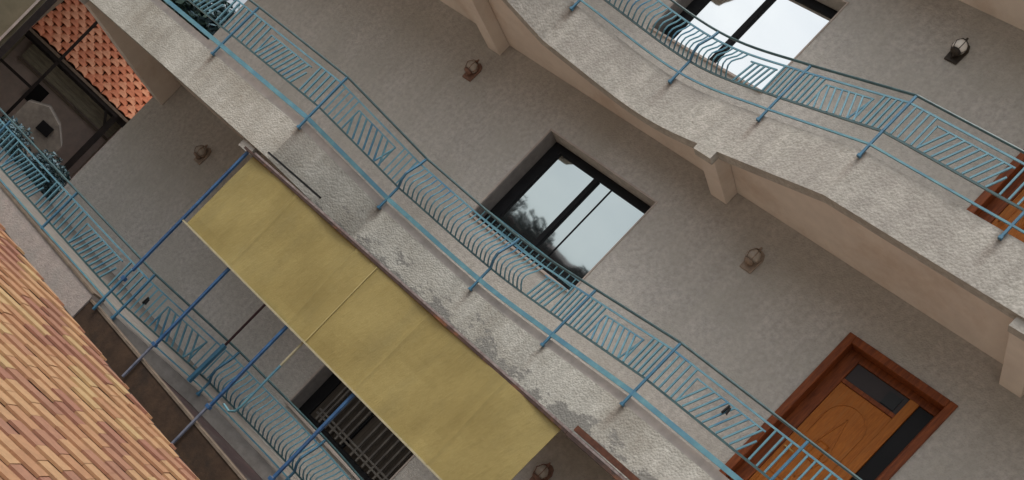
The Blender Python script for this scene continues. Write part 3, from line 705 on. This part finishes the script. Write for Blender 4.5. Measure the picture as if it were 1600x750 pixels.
MB().prism([W(-.50, 27, -4.7), W(.64, 27, -4.7), W(.64, 27, -.80), W(.30, 27, -.46), W(-.12, 27, -.30), W(-.50, 27, -.52)], D0*1.6).build('wall', M['shed2'], sh)
lbox(MB(), -.02, .28, 26.95, 26.999, -.86, -.60).build('opening', M['darkglass'], sh)

# trees: trunk, limbs and a crown of many small leaf faces
def tree(base, h, rad, n, leafm, label, lw=.10, squash=1.0, low=.35, seed=0, group='trees around the courtyard'):
    rnd = random.Random(seed); t = empty('tree', label, 'tree', group)
    t.location = base; mb = MB()
    mb.tube([(0, 0, 0), (.05*rad, .02*rad, h*.3), (-.04*rad, .05*rad, h*.6), (0, 0, h*.85)], .05*rad+.05, 8, .03)
    cl = []
    for i in range(13):
        a = rnd.uniform(0, 6.28); rr = rad*rnd.uniform(.25, .85); zz = h*rnd.uniform(low, .95)
        k = 1-abs((zz/h-(1+low)/2))*1.1; c = Vector((math.cos(a)*rr*k, math.sin(a)*rr*k, zz)); cl.append((c, rad*rnd.uniform(.28, .5)))
        mb.tube([(0, 0, max(.1, zz-h*.18)), c*.6+Vector((0, 0, zz*.36)), c], .03*rad+.01, 5, .01)
    mb.build('trunk', M['bark'], t)
    vs = []; fs = []
    for i in range(n):
        c, cr = rnd.choice(cl); d = Vector((rnd.gauss(0, 1), rnd.gauss(0, 1), rnd.gauss(0, 1))).normalized()
        p = c+d*cr*(rnd.random()**.45)*Vector((1, 1, squash)).length/1.732
        a = Vector((rnd.gauss(0, 1), rnd.gauss(0, 1), rnd.gauss(0, .5))).normalized(); b = a.orthogonal().normalized()
        s = lw*rnd.uniform(.6, 1.4); o = len(vs)
        vs += [p-a*s, p-b*s*.45, p+a*s, p+b*s*.45]; fs.append((o, o+1, o+2, o+3))
    me = bpy.data.meshes.new('crown'); me.from_pydata([tuple(v) for v in vs], [], fs)
    me.materials.append(leafm); me.materials.append(M['leafdark'])
    for i, p in enumerate(me.polygons): p.material_index = 1 if i % 3 == 0 else 0
    link('crown', me, t)
def at(q, D, z=-4.7): p = W(q, D, z); return (p.x, p.y, z)
tree(at(.35, 24.2), 3.9, .95, 9000, M['leafgrey'], 'silvery teal bush crown behind the lowest railing', .045, low=.45, seed=1)
tree(at(1.05, 25.2), 3.7, .7, 6000, M['leafmid'], 'dark green bush crown beside the block\'s lower left corner', .045, low=.45, seed=2)
tree(at(-.55, 25.5), 3.7, .75, 6000, M['leafgrey'], 'pale teal bush crown at the left edge below the shed', .045, low=.5, seed=3)
tree(at(.3, 37), 10.2, 2.6, 9000, M['leafmid'], 'tall dark tree behind the red pantile roof', .13, low=.45, seed=4)
tree(at(2.6, 36), 11.2, 2.6, 9000, M['leafgrey'], 'tall bluish tree against bright sky behind the middle railing', .13, low=.45, seed=5)
gw = empty('garden_wall', 'white garden wall low behind the teal bushes', 'wall')
lbox(MB(), -2.4, 1.3, 25.9, 26.1, -4.7, -1.35).build('body', M['whitewall'], gw)
lbox(MB(), -2.45, 1.35, 25.85, 26.15, -1.35, -1.28).build('coping', M['palerim'], gw)
# across the courtyard, mirrored in the window panes
for i, (x, y, h, r) in enumerate([(-19.5, -27, 15.2, 3.4), (-23.0, -28, 15.5, 3.0), (-26.0, -27.6, 15.9, 2.8), (-29.5, -28, 16.0, 3.4)]):
    tree((x, y, -4.7), h, r, 14000, M['leafdark'], ['slim dark tree', 'low round tree', 'middle leafy tree', 'widest dark tree'][i]+' across the courtyard, mirrored in the middle window', .13, low=.5, seed=10+i)
op = empty('opposite_house', 'brown house across the courtyard, mirrored low in the middle window', 'house')
MB().box(-40, -12, -40, -30, -4.7, 10.1).build('wall', M['opp'], op)
MB().prism([(-41, -29.4, 10.1), (-41, -35, 11.6), (-41, -40.6, 10.1)], (30, 0, 0)).build('roof', M['opp'], op)
